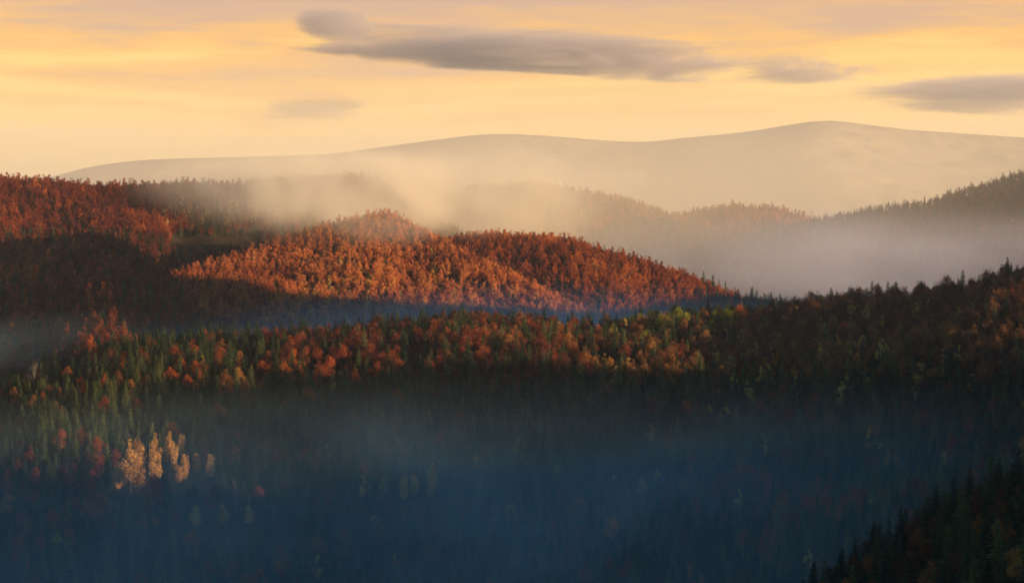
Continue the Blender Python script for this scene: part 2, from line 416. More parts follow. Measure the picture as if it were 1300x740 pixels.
def scatter_object(name, key, pts, label, cat):
    """pts: array (x, y, z, rot, scale, variant)"""
    if not len(pts): return None
    pts = np.asarray(pts, np.float32)
    me = bpy.data.meshes.new(name); me.vertices.add(len(pts)); me.vertices.foreach_set('co', pts[:, :3].ravel())
    for nm, col in (('rot', 3), ('size', 4)):
        at = me.attributes.new(nm, 'FLOAT', 'POINT'); at.data.foreach_set('value', np.ascontiguousarray(pts[:, col]))
    at = me.attributes.new('variant', 'INT', 'POINT'); at.data.foreach_set('value', pts[:, 5].astype(np.int32))
    o = link(name, me)
    g = bpy.data.node_groups.new(name, 'GeometryNodeTree')
    g.interface.new_socket('Geometry', in_out='INPUT', socket_type='NodeSocketGeometry')
    g.interface.new_socket('Geometry', in_out='OUTPUT', socket_type='NodeSocketGeometry')
    N, L = g.nodes, g.links
    gi, go = N.new('NodeGroupInput'), N.new('NodeGroupOutput')
    ip = N.new('GeometryNodeInstanceOnPoints')
    ci = N.new('GeometryNodeCollectionInfo'); ci.inputs['Collection'].default_value = stuff_group(name, key)
    ci.inputs['Separate Children'].default_value = True; ci.inputs['Reset Children'].default_value = True
    def attr(nm, t):
        a = N.new('GeometryNodeInputNamedAttribute'); a.data_type = t; a.inputs['Name'].default_value = nm
        return a.outputs['Attribute']
    cx = N.new('ShaderNodeCombineXYZ'); L.new(attr('rot', 'FLOAT'), cx.inputs[2])
    L.new(gi.outputs[0], ip.inputs['Points']); L.new(ci.outputs[0], ip.inputs['Instance'])
    ip.inputs['Pick Instance'].default_value = True
    L.new(attr('variant', 'INT'), ip.inputs['Instance Index'])
    L.new(cx.outputs[0], ip.inputs['Rotation']); L.new(attr('size', 'FLOAT'), ip.inputs['Scale'])
    L.new(ip.outputs[0], go.inputs[0])
    md = o.modifiers.new('Woods', 'NODES'); md.node_group = g
    return tag(o, label, cat, kind='stuff')

ALL = [R_near, R_fore, R_dark, R_rust, R_shoulder, R_left, R_mid, R_round, R_right]
SHEET = Sheet()
def top_height(x, y, skip=None):
    z = SHEET.height(x, y)
    for r in ALL:
        if r is skip: continue
        d = np.interp(x / y, r.gu, r.gd); s = y - d
        ok = (s > -r.depth[0]) & (s < r.depth[1]) & (x / y >= r.gu[0]) & (x / y <= r.gu[-1])
        z = np.maximum(z, np.where(ok, r.height(x, y), -1e9))
    return z

def scatter(r, spacing, umin, umax, smin, smax, jitter=.45):
    """Jittered grid of points on one hill between offsets smin..smax from its crest."""
    ymin, ymax = r.gd.min() + smin, r.gd.max() + smax
    ys = np.arange(ymin, ymax, spacing * .87)
    out = []
    for i, y in enumerate(ys):
        xs = np.arange(umin * y, umax * y, spacing) + (i % 2) * spacing * .5
        out.append(np.stack([xs, np.full_like(xs, y)], 1))
    p = np.concatenate(out); p += RNG.uniform(-jitter, jitter, p.shape) * spacing
    x, y = p[:, 0], p[:, 1]
    s = y - np.interp(x / y, r.gu, r.gd)
    ok = (s > smin) & (s < smax) & (x / y > r.gu[0]) & (x / y < r.gu[-1])
    x, y, s = x[ok], y[ok], s[ok]
    z = r.height(x, y)
    keep = z > top_height(x, y, r) - .5
    return x[keep], y[keep], z[keep], s[keep]

def pack(key, x, y, z, smin=.8, smax=1.2):
    n = len(x)
    return np.stack([x, y, z - .3, RNG.uniform(0, 6.28, n), RNG.uniform(smin, smax, n), RNG.integers(0, len(KINDS[key]['v']), n)], 1)

# ---- far and middle woods
def wood(r, spacing, u0, u1, s0, s1, share, names, label, scale=(.8, 1.2), meadow=None):
    x, y, z, s = scatter(r, spacing, u0, u1, s0, s1)
    px, py = project(x, y, z)
    if meadow is not None:
        k = ~meadow(px, py, x, y); x, y, z, px, py, s = x[k], y[k], z[k], px[k], py[k], s[k]
    w = share(px, py, x, y, s)           # dict kind -> probability
    keys = list(w); P = np.stack([np.broadcast_to(w[k], px.shape) for k in keys], 1); P = P / P.sum(1, keepdims=True)
    pick = (RNG.random(len(x))[:, None] > np.cumsum(P, 1)).sum(1)
    for i, k in enumerate(keys):
        sel = pick == i
        scatter_object(names[k][0], k, pack(k, x[sel], y[sel], z[sel], *scale), names[k][1], 'wood')
    return len(x)

nz = lambda x, y, sc, sd: fbm(x, y, sc, 3, sd)
cnt = {}
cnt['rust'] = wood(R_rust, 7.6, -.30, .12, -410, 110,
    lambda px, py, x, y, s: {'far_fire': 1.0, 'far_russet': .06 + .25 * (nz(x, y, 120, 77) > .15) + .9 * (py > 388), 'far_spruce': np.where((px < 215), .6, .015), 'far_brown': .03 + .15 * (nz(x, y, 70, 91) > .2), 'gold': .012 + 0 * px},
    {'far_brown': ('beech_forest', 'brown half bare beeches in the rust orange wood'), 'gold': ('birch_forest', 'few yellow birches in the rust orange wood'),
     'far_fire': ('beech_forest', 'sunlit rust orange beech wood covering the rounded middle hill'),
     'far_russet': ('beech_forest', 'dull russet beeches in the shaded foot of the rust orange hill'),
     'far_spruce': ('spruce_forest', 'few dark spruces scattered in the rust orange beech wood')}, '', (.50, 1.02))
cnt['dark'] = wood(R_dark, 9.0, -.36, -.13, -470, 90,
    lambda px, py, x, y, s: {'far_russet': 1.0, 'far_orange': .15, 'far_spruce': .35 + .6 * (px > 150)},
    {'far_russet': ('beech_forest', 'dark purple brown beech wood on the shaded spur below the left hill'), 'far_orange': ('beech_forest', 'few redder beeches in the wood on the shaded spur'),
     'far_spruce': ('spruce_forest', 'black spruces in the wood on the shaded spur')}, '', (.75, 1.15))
cnt['shoulder'] = wood(R_shoulder, 9.5, -.10, .16, -460, 110,
    lambda px, py, x, y, s: {'far_orange': 1.0, 'far_russet': .25, 'far_spruce': np.where(nz(x, y, 90, 3) > .22, .6, .03) + .6 * (px > 885)},
    {'far_orange': ('beech_forest', 'pinkish orange beech wood on the long shoulder behind the rust hill'),
     'far_russet': ('beech_forest', 'darker russet beeches mixed into the long orange shoulder'),
     'far_spruce': ('spruce_forest', 'bluish spruces standing among beeches on the long shoulder')}, '', (.75, 1.15))
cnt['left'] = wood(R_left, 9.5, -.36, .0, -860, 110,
    lambda px, py, x, y, s: {'far_orange': np.where(py < 306, .16, .04), 'far_deep': np.where(py < 306, 1.0, .2), 'far_russet': np.where(py < 262, .75, .35) + 1.5 * (py > 308), 'far_spruce': .012 + 1.8 * (py > 308) + .8 * ((px > 225) & (py > 275)), 'gold': .35 * ((px > 200) & (px < 330) & (py > 270) & (py < 300)) + .001},  # lower down, darker trees stand in for the bowl's shade
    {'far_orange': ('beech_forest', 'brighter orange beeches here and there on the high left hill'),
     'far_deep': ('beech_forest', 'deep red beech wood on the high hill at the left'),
     'far_russet': ('beech_forest', 'dark russet beeches along the left hill crest, and standing in for shade in its bowl'),
     'far_spruce': ('spruce_forest', 'dark spruces around the left hill meadow, and standing in for shade in the bowl'),
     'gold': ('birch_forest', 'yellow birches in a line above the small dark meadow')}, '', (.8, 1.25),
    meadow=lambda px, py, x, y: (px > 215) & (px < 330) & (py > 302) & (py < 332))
cnt['mid'] = wood(R_mid, 15, -.10, .15, -650, 90,
    lambda px, py, x, y, s: {'far_orange': 1.0, 'far_russet': .8, 'far_spruce': .15},
    {'far_orange': ('beech_forest', 'hazy orange beech wood on the middle hill in golden mist'),
     'far_russet': ('beech_forest', 'hazy brown beeches on the middle hill in golden mist'),
     'far_spruce': ('spruce_forest', 'scattered spruces on the middle hill in golden mist')}, '', (.85, 1.4))
cnt['round'] = wood(R_round, 16, .05, .20, -500, 90,
    lambda px, py, x, y, s: {'far_orange': 1.0, 'far_russet': 1.0},
    {'far_orange': ('beech_forest', 'hazy round crowned beeches on the low hill behind the mist'),
     'far_russet': ('beech_forest', 'browner round beeches on the low hill behind the mist')}, '', (1.1, 1.9))
cnt['right'] = wood(R_right, 13, .05, .34, -900, 90,
    lambda px, py, x, y, s: {'far_spruce': np.where(px < 1190, 1.0, .35), 'far_russet': .5 + .8 * (px > 1190)},
    {'far_spruce': ('spruce_forest', 'grey hazy spruce wood climbing the big hill at the right'),
     'far_russet': ('beech_forest', 'grey brown hazy beeches on the big hill at the right')}, '', (.75, 1.15))

# ---- near hill: every tree gets a kind; the ones that show largest become things
x, y, z, s = scatter(R_near, 8.2, -.36, .38, -760, 75)
xf, yf, zf, sf = scatter(R_fore, 7.5, .10, .38, -300, 70)
px, py = project(x, y, z)
n = len(x)
def blob(cx, cy, rx, ry, soft=1.0):
    return np.clip(1.3 - np.hypot((px - cx) / rx, (py - cy) / ry), 0, 1) * soft
c_ = nz(x, y, 55, 201); c2 = nz(x, y, 38, 207)
W = {}
W['spruce'] = (1.3 + 2.0 * (c_ > -.02)) * np.where((px > 880) & (py < 480), .22, 1) + 3.2 * np.clip((py - 495) / 25, 0, 1) * (py < 640) + blob(210, 480, 190, 55) * 1.5
W['orange'] = np.where(px < 470, .34, .05) * (py < 520) * (c2 > 0.02) * 1.6 + .02
W['russet'] = 1.9 * blob(610, 460, 190, 42) + .35 * (c2 > 0) + 1.2 * blob(420, 445, 100, 50) + 1.6 * blob(150, 630, 170, 60) + 1.0 * blob(970, 640, 160, 45)
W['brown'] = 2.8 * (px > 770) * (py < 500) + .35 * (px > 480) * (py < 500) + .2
W['lime'] = 4.5 * blob(870, 415, 70, 28) + 2 * blob(815, 425, 35, 25) + .006
W['gold'] = .5 * (px > 760) * (px < 1240) * (py < 520) + .035 * (py > 470) * (px > 380)
W['grey'] = 3.2 * blob(720, 690, 200, 60) + 1.6 * blob(300, 660, 120, 50) + .05
keys = list(W); P = np.stack([np.maximum(W[k], 0) for k in keys], 1); P /= P.sum(1, keepdims=True)
kind = np.array(keys)[(RNG.random(n)[:, None] > np.cumsum(P, 1)).sum(1)]
var = RNG.integers(0, 100, n); rot = RNG.uniform(0, 6.28, n); siz = RNG.uniform(.58, 1.02, n) * (1 + .15 * nz(x, y, 60, 9))
siz *= np.where((kind == 'spruce') & (py > 500), .92, 1.0)
siz *= np.where(px < 120, .85, 1.0)

ray_rows = np.linspace(-760, 60, 900)
def base_at(bx, by):
    """Where the sight line through a photo point meets the near hill."""
    u, t = (float(v) for v in direction(bx, by))
    d = float(np.interp(u, R_near.gu, R_near.gd))
    ys = d + ray_rows; zz = R_near.height(u * ys, ys)
    hit = np.nonzero(zz >= t * ys)[0]
    i = hit[0] if len(hit) else int(np.argmin(np.abs(zz - t * ys)))
    return u * ys[i], ys[i], zz[i]

# hand placed trees: (column, row of the top, row of the foot, kind, label)
HAND = [
 (166, 556, 625, 'larch', 'slim golden larch at the low end of the golden clump in the mist'),
 (175, 572, 628, 'larch', 'golden larch with a wide orange foot, second column of the golden clump'),
 (178, 562, 600, 'larch', 'short pale golden larch behind the second column of the clump'),
 (197, 548, 600, 'larch', 'tallest pale larch at the back of the golden clump, above a thicker one'),
 (196, 560, 618, 'larch', 'thick bright golden larch standing before the tallest one of the clump'),
 (215, 546, 592, 'larch', 'golden larch with a bent pale tip, right of the tallest two'),
 (221, 558, 600, 'larch', 'golden larch leaning on the bent tipped one in the clump'),
 (230, 550, 582, 'larch', 'thin orange larch tip rising alone at the top of the clump'),
 (234, 575, 612, 'larch', 'bushy golden larch low in the middle of the golden clump'),
 (228, 590, 616, 'larch', 'small orange larch at the foot of the bushy golden one'),
 (249, 574, 604, 'larch', 'round topped dull gold larch before the last broad one of the clump'),
 (267, 575, 610, 'larch', 'broad cone shaped golden larch ending the clump on its downhill side'),
 (151, 586, 625, 'larch', 'faint orange larch standing apart at the outer edge of the clump'),
 (248, 640, 672, 'larch', 'small pale larch poking up below the golden clump'),
 (283, 638, 670, 'larch', 'short orange larch below the golden clump in deep mist'),
 (316, 640, 668, 'larch', 'small bright orange larch low in the mist, farthest from the golden clump'),
 (513, 602, 638, 'larch', 'pale peach larch, narrower one of the pair low in the mist'),
 (526, 601, 634, 'larch', 'rounder peach larch of the pair low in the mist'),
 (548, 586, 634, 'larch', 'tall dull yellow larch standing just beside the peach pair'),
 (488, 603, 630, 'larch', 'faint brown larch in mist, before the peach pair'),
 (463, 592, 612, 'gold', 'small pale yellow birch half lost in the mist of the lower slope'),
 (815, 604, 632, 'larch', 'lone orange flame shaped larch low in the mist beneath the golden slope'),
 (777, 597, 618, 'gold', 'small faint gold birch in mist beside the lone flame shaped larch'),
 (955, 497, 516, 'gold', 'bright little peach birch below the golden slope, on dark spruces'),
 (901, 510, 528, 'gold', 'small pale orange birch alone on the dark spruce slope'),
 (923, 512, 530, 'gold', 'second small peach birch on the dark spruce slope, duller than its neighbour'),
 (1117, 556, 574, 'gold', 'faint gold birch deep in the blue shade of the lower slope'),
 (793, 402, 442, 'gold', 'tall bright golden birch rising from the gap at the crest of the near hill'),
 (857, 398, 424, 'gold', 'narrow orange birch below the yellow green crest trees'),
 (897, 405, 432, 'gold', 'bright yellow birch with a small round bush beneath it'),
 (902, 424, 440, 'gold', 'small round yellow birch just beneath the bright yellow one'),
 (940, 384, 425, 'orange', 'large orange crowned beech on the crest of the darkening ridge'),
 (923, 410, 432, 'gold', 'dull gold birch beside the large orange crowned beech'),
 (967, 384, 405, 'orange', 'small vivid orange beech right on the crest beside a spruce tip'),
 (1113, 360, 396, 'orange', 'vivid orange pointed beech glowing beside the three tall crest spruces'),
 (1079, 380, 408, 'gold', 'dull yellow birch under the crest, before the vivid orange beech'),
 (1099, 386, 412, 'gold', 'wide yellow birch beneath the vivid orange beech'),
 (1042, 402, 430, 'gold', 'pale yellow birch with a pointed top on the brown slope'),
 (1017, 415, 442, 'lime', 'rounded olive yellow tree on the brown slope below the crest'),
 (1079, 402, 424, 'gold', 'orange tinged birch on the brown slope in the middle of three'),
 (1079, 424, 452, 'gold', 'large dull gold birch, lowest on the brown slope'),
 (1094, 420, 440, 'gold', 'narrow gold birch standing close behind the large dull gold one'),
 (1121, 430, 456, 'gold', 'leaning gold birch with a ragged crown on the dark slope'),
 (1197, 442, 470, 'gold', 'dim yellow birch far up the dark end of the slope'),
 (1171, 455, 474, 'gold', 'small dim gold birch, highest of two in deep shade'),
 (1182, 441, 460, 'gold', 'dim gold birch with a flat crown in deep shade'),
 (1239, 378, 405, 'gold', 'olive yellow birch just under the dark skyline'),
 (1282, 395, 420, 'russet', 'dark red beech glowing faintly on the darkest part of the slope'),
 (972, 452, 486, 'gold', 'arched dull orange birch on the shaded slope'),
 (865, 432, 456, 'orange', 'dull orange beech in the middle of the mixed slope'),
 (908, 466, 492, 'russet', 'rounded pinkish brown beech above the dark spruces'),
 (921, 466, 490, 'russet', 'second rounded brown beech touching its pinkish neighbour'),
 (768, 448, 470, 'gold', 'small round golden birch below the tall golden birch'),
 (122, 440, 478, 'orange', 'broad red orange beech on the skyline at the low end of the near hill'),
 (245, 430, 470, 'orange', 'tall leaning orange beech between spruces near the low end of the ridge'),
 (250, 456, 492, 'orange', 'orange beech below the tall leaning one'),
 (257, 450, 482, 'gold', 'narrow yellow birch touching an orange beech among spruces'),
 (239, 474, 500, 'orange', 'small deep red beech at the foot of the yellow birch'),
 (371, 424, 448, 'orange', 'bright orange beech just under the skyline beside the giant spruce'),
 (332, 456, 486, 'orange', 'bulky bright orange beech with a flat sloping crown amid spruces'),
 (322, 452, 474, 'orange', 'small orange beech on the upper edge of the bulky bright one'),
 (417, 450, 494, 'orange', 'widest orange beech of the slope, round crowned, in full sun'),
 (404, 440, 470, 'orange', 'orange beech behind the widest round crowned one'),
 (393, 488, 522, 'orange', 'round rusty beech just above the blue mist'),
 (430, 414, 450, 'orange', 'tall orange beech reaching the skyline between dark spruces'),
 (455, 420, 460, 'orange', 'glowing orange beech at the edge of the dark red stand'),
 (438, 436, 470, 'orange', 'dark orange beech below the skyline one'),
 (279, 508, 540, 'orange', 'slender orange beech standing in the upper edge of the mist'),
 (205, 512, 536, 'russet', 'dull red beech in the upper edge of the mist'),
 (320, 500, 520, 'russet', 'small brown beech at the mist line'),
 (328, 614, 644, 'orange', 'round rusty orange tree low in the mist below the golden clump'),
 (1078, 492, 520, 'russet', 'dark red beech deep in blue shade on the lower slope'),
 (389, 403, 450, 'spruce', 'giant dark spruce towering over the near skyline'),
 (57, 438, 490, 'spruce', 'bushy dark spruce standing first on the low end of the skyline'),
 (70, 442, 492, 'spruce', 'second dark spruce at the low end of the skyline, touching the first'),
 (92, 448, 488, 'spruce', 'thin topped spruce beside the first two on the low skyline'),
 (149, 432, 478, 'spruce', 'broad dark spruce just past the red orange beech on the skyline'),
 (292, 411, 455, 'spruce', 'thick round topped spruce on the skyline before the giant one'),
 (326, 408, 455, 'spruce', 'double tipped tall spruce on the skyline before the giant one'),
 (271, 424, 470, 'spruce', 'olive spruce with sunlit flank below the thick round topped one'),
 (297, 432, 480, 'spruce', 'slim olive green spruce in full sun below the skyline'),
 (899, 372, 412, 'spruce', 'black ragged spruce standing well above the crest in mid slope'),
 (959, 376, 404, 'spruce', 'black spruce tip on the crest between two orange trees'),
 (1107, 350, 390, 'spruce', 'first and tallest of three black spruces on the dark crest'),
 (1127, 352, 390, 'spruce', 'middle one of three black spruces on the dark crest'),
 (1138, 353, 390, 'spruce', 'last one of three black spruces on the dark crest'),
 (631, 394, 430, 'spruce', 'small spruce on the crest standing out against the rust hill'),
 (645, 395, 430, 'spruce', 'lone pointed dark spruce on the crest against blue mist'),
 (655, 394, 430, 'spruce', 'ragged dark spruce beside the lone pointed one'),
 (611, 391, 428, 'spruce', 'sunlit topped spruce on the crest above the dark red stand'),
 (602, 393, 430, 'spruce', 'dark spruce on the crest touching the sunlit topped one'),
 (721, 398, 436, 'spruce', 'thick dark spruce on the crest in the saddle'),
 (741, 400, 438, 'spruce', 'narrow dark spruce on the crest in the saddle'),
 (749, 402, 438, 'spruce', 'narrower twin spruce in the saddle of the crest'),
 (762, 401, 438, 'spruce', 'pointed blue black spruce standing free in the saddle'),
 (773, 398, 438, 'spruce', 'broad black spruce next to the tall golden birch'),
 (1200, 345, 385, 'brown', 'dome shaped dark tree bulging above the dark skyline'),
 (825, 392, 425, 'lime', 'yellow green tree on the crest above the tall golden birch'),
 (812, 396, 428, 'lime', 'smaller yellow green tree on the crest behind the golden birch'),
 (868, 386, 418, 'lime', 'lime coloured crown in the second yellow green crest clump'),
 (43, 455, 500, 'grey', 'pale feathery tree in blue mist at the low end of the near hill'),
]
hand = []
for hx, top, foot, k, lab in HAND:
    X_, Y_, Z_ = base_at(hx, foot)
    if (X_ == 0): continue
    want = (foot - top) * Y_ / F
    vs = KINDS[k]['v']; vi = min(range(len(vs)), key=lambda i: abs(vs[i]['h'] - want) + .01 * ((hx * 7 + i * 3) % 5))
    hand.append((X_, Y_, Z_, k, vi, want / vs[vi]['h'], lab, hx, foot))
# clear room around them
keep = np.ones(n, bool)
for h in hand:
    d = np.hypot(x - h[0], y - h[1]); keep &= d > 5.0
    if h[3] in ('larch', 'orange', 'gold'):           # what stands just before them must not cover them
        if h[3] in ('larch', 'gold'):          # a gap on the sunny side too
            ax = (x - h[0]) * math.sin(SUN_AZ) + (y - h[1]) * math.cos(SUN_AZ); ay = (x - h[0]) * math.cos(SUN_AZ) - (y - h[1]) * math.sin(SUN_AZ)
            keep &= ~((ax > 0) & (ax < (75 if h[3] == 'larch' else 30)) & (np.abs(ay) < 5))
        reach = 48 if h[3] == 'larch' else 26
        keep &= ~((np.abs(x - h[0]) < (8 if h[3] == 'larch' else 5)) & (y < h[1]) & (y > h[1] - reach) & (d < reach))
x, y, z, s, px, py, kind, var, rot, siz, c_ = (a[keep] for a in (x, y, z, s, px, py, kind, var, rot, siz, c_))
n = len(x)

BEECH = ('orange', 'russet', 'brown', 'lime')
hgt = np.array([KINDS[k]['v'][v % len(KINDS[k]['v'])]['h'] for k, v in zip(kind, var)]) * siz
top_px = py - hgt * F / y
# how much of each tree shows: nearer crowns in front of it hide its foot
vis = np.zeros(n)
order = np.argsort(y)
buf = np.full(1400, 2000.0)                 # lowest row already covered, per column
for i in order:
    a, b = int(px[i] - 5 + 50), int(px[i] + 6 + 50)
    if a < 0 or b >= 1400: continue
    seg = buf[a:b]
    vis[i] = max(0.0, float(np.mean(np.minimum(seg, py[i])) - top_px[i]))
    buf[a:b] = np.minimum(seg, top_px[i] + 3)
score = vis * np.where((top_px < 650) & (px > 2) & (px < 1298), 1, 0) * (1.0 + .25 * (s > -30)) * np.where(kind == 'orange', 1.6, 1)
is_thing = np.zeros(n, bool)
def choose(mask, count):
    ids = np.nonzero(mask & (score > 1.5))[0]; ids = ids[np.argsort(-score[ids])][:count]; is_thing[ids] = True
n_hand = {k: sum(1 for h in hand if h[3] in ks) for k, ks in (('spruce', ('spruce',)), ('beech', BEECH), ('gold', ('gold',)), ('grey', ('grey',)))}
choose(kind == 'spruce', 290 - n_hand['spruce']); choose(np.isin(kind, BEECH), 290 - n_hand['beech']); choose(kind == 'gold', 130); choose(kind == 'grey', 60)

sel_nf = ~is_thing
names_stuff = {'spruce': ('spruce_forest', 'remaining dark spruces filling the near hill and its misty lower slope', 'wood'),
    'orange': ('beech_forest', 'remaining orange beeches hidden among the spruces of the near hill', 'wood'),
    'russet': ('beech_forest', 'remaining dark red beeches on the near hill', 'wood'),
    'brown': ('beech_forest', 'remaining brown beeches on the darkening side of the near hill', 'wood'),
    'lime': ('beech_forest', 'remaining yellow green trees on the crest of the near hill', 'wood'),
    'gold': ('birch_forest', 'remaining gold birches scattered over the near hill', 'wood'),
    'grey': ('ash_forest', 'remaining pale sparse trees at the misty foot of the near hill', 'wood')}
for k, (nm, lab, cat) in names_stuff.items():
    m = sel_nf & (kind == k)
    nv_ = len(KINDS[k]['v'])
    scatter_object(nm, k, np.stack([x[m], y[m], z[m] - .3, rot[m], siz[m], var[m] % nv_], 1), lab, cat)
# foreground spur
pxf, pyf = project(xf, yf, zf)
kf = RNG.random(len(xf)) < .72
scatter_object('spruce_forest', 'spruce', pack('spruce', xf[kf], yf[kf], zf[kf], .6, .95), 'black spruces on the dark spur nearest to the viewer', 'wood')
scatter_object('beech_forest', 'brown', pack('brown', xf[~kf], yf[~kf], zf[~kf], .55, .9), 'dark brown trees on the dark spur nearest to the viewer', 'wood')

# ---- single trees
proto = {}
def place_tree(k, vi, X_, Y_, Z_, rz, sc, label, group):
    K = KINDS[k]; v = K['v'][vi]
    if (k, vi) not in proto:
        root = bpy.data.objects.new(K['name'], None); COL.objects.link(root)
        kids = [link('trunk', v['trunk'], root), link('crown', v['crown'], root)]
        proto[(k, vi)] = (root, kids)
    else:
        r0, k0 = proto[(k, vi)]
        root = r0.copy(); COL.objects.link(root)
        for c in k0:
            d = c.copy(); d.parent = root; COL.objects.link(d)
    root.location = (X_, Y_, Z_ - .3); root.rotation_euler = (0, 0, rz); root.scale = (sc, sc, sc)
    root.empty_display_size = 1
    tag(root, label, {'spruce_tree': 'spruce', 'beech_tree': 'beech', 'birch_tree': 'birch', 'larch_tree': 'larch', 'ash_tree': 'tree'}[K['name']], group)
    return root
GROUPS = {'spruce': 'spruces on the near hill', 'orange': 'beeches on the near hill', 'russet': 'beeches on the near hill', 'brown': 'beeches on the near hill', 'lime': 'beeches on the near hill',
          'gold': 'golden birches on the near hill', 'larch': 'golden larches in the mist', 'grey': 'pale sparse trees at the foot of the near hill'}
for X_, Y_, Z_, k, vi, sc, lab, hx, foot in hand:
    place_tree(k, vi, X_, Y_, Z_, (hx * 1.7) % 6.28, sc, lab, GROUPS[k])

ORD = ['first', 'second', 'third', 'fourth', 'fifth', 'sixth', 'seventh', 'eighth', 'ninth', 'tenth', 'eleventh', 'twelfth', 'thirteenth', 'fourteenth', 'fifteenth',
       'sixteenth', 'seventeenth', 'eighteenth', 'nineteenth', 'twentieth'] + ['%dth' % i for i in range(21, 200)]
COLS = [(150, 'below the left hill'), (290, 'above the golden larches'), (450, 'around the giant spruce'), (600, 'under the rust hill'), (720, 'before the saddle'),
        (850, 'around the tallest golden birch'), (1000, 'around the big orange beech'), (1160, 'around three black spruces'), (2000, 'near the dark ridge end')]
def row_of(i):
    if s[i] > -28: return 'skyline'
    if py[i] < 500: return 'upper slope'
    if py[i] < 570: return 'misty middle slope'
    return 'misty lower slope'
TONE = {'spruce': 'dark green spruce', 'orange': 'orange beech', 'russet': 'dark red beech', 'brown': 'brown beech', 'lime': 'yellow green beech', 'gold': 'golden birch', 'grey': 'pale sparse tree'}
cells = {}
for i in np.nonzero(is_thing)[0]:
    col = next(t for lim, t in COLS if px[i] < lim)
    size = 'tall' if siz[i] > .90 else 'short' if siz[i] < .72 else 'medium'
    cells.setdefault((row_of(i), col, TONE[kind[i]], size), []).append(i)
for (row, col, tone, size), ids in cells.items():
    ids.sort(key=lambda i: px[i])
    for j, i in enumerate(ids):
        lab = '%s %s%s, %s %s' % (size, tone, ', %s from left' % ORD[j] if len(ids) > 1 else '', row, col)
        place_tree(kind[i], int(var[i] % len(KINDS[kind[i]]['v'])), float(x[i]), float(y[i]), float(z[i]), float(rot[i]), float(siz[i]), lab, GROUPS[kind[i]])
# three gold larches on the foreground spur
for hx, top, foot, lab in ((1262, 640, 668, 'golden larch on the dark spur, first of the three at its foot'), (1276, 637, 668, 'tallest golden larch of the three on the dark spur'), (1290, 640, 668, 'dull golden larch on the dark spur, last of the three')):
    u, t = (float(v) for v in direction(hx, foot)); d = float(np.interp(u, R_fore.gu, R_fore.gd))
    ys = d + np.linspace(-300, 20, 500); zz = R_fore.height(u * ys, ys); i = np.nonzero(zz >= t * ys)[0]; i = i[0] if len(i) else 250
    place_tree('larch', 2, u * ys[i], ys[i], zz[i], hx, (foot - top) * ys[i] / F / 19, lab, 'golden larches on the dark spur')
# spruces rising from the far end of the shoulder, against the mist
for hx, top, foot, lab in ((893, 347, 372, 'blue hazy spruce at the end of the long shoulder, nearest the beeches'), (905, 352, 376, 'small blue hazy spruce at the end of the long shoulder'),
                           (955, 360, 386, 'lone blue hazy spruce rising behind the near crest')):
    u, t = (float(v) for v in direction(hx, foot)); d = float(np.interp(u, R_shoulder.gu, R_shoulder.gd)); Zs = float(R_shoulder.height(np.array(u * d), np.array(d)))
    place_tree('spruce', 1, u * d, d, Zs, hx, 1.25, lab, 'hazy spruces at the end of the long shoulder')

# ------------------------------------------------------------------ air: haze, mist, clouds
def volume_material(name, color, density, aniso=0.0, build=None):
    m = bpy.data.materials.new(name); m.use_nodes = True
    N = Nodes(m.node_tree)
    v = N.n('ShaderNodeVolumePrincipled', ins={'Color': (*color, 1), 'Density': density, 'Anisotropy': aniso})
    if build: m.node_tree.links.new(build(N), v.inputs['Density'])
    N.n('ShaderNodeOutputMaterial', ins={'Volume': v.outputs[0]})
    return m

def box(name, x0, x1, y0, y1, z0, z1, mat, **kw):
    v = [(x, y, z) for z in (z0, z1) for y in (y0, y1) for x in (x0, x1)]
    f = [(0, 2, 3, 1), (4, 5, 7, 6), (0, 1, 5, 4), (2, 6, 7, 3), (0, 4, 6, 2), (1, 3, 7, 5)]
    return tag(link(name, mesh_from(name, v, f, [mat])), **kw)

def ellipsoid(name, c, r, mat, **kw):
    """Closed rounded body in its own coordinates (unit ball scaled)."""
    import bmesh
    bm = bmesh.new(); bmesh.ops.create_icosphere(bm, subdivisions=3, radius=1.0)
    me = bpy.data.meshes.new(name); bm.to_mesh(me); bm.free(); me.materials.append(mat)
    o = link(name, me); o.location = c; o.scale = r
    return tag(o, **kw)

def mist_density(peak, scale, stretch=(1, 1, 1), thresh=(.35, .75), floor=.0, edge=(1.0, .35), flat_top=False):
    """Billowing density that fades to nothing at the surface of the body."""
    def build(N):
        tc = N.n('ShaderNodeTexCoord').outputs['Object']
        geo = N.n('ShaderNodeNewGeometry').outputs['Position']
        mp = N.n('ShaderNodeMapping', ins={'Vector': geo, 'Scale': stretch}).outputs[0]
        ns = N.noise(mp, scale, 4, .6, .6)
        L = N.n('ShaderNodeVectorMath', operation='LENGTH', ins={0: tc}).outputs['Value']
        e = N.smooth(L, edge[0], edge[1], 0.0, 1.0)
        d = N.smooth(ns, thresh[0], thresh[1], floor, 1.0)
        return N.math('MULTIPLY', N.math('MULTIPLY', d, e), peak)
    return build

HAZE = volume_material('haze_air', (.90, .93, 1.0), 0.000014)
box('haze', -15000, 15000, -6000, 21000, -330, 1150, HAZE, kind='stuff', label='thin even haze filling the whole valley air', cat='haze')

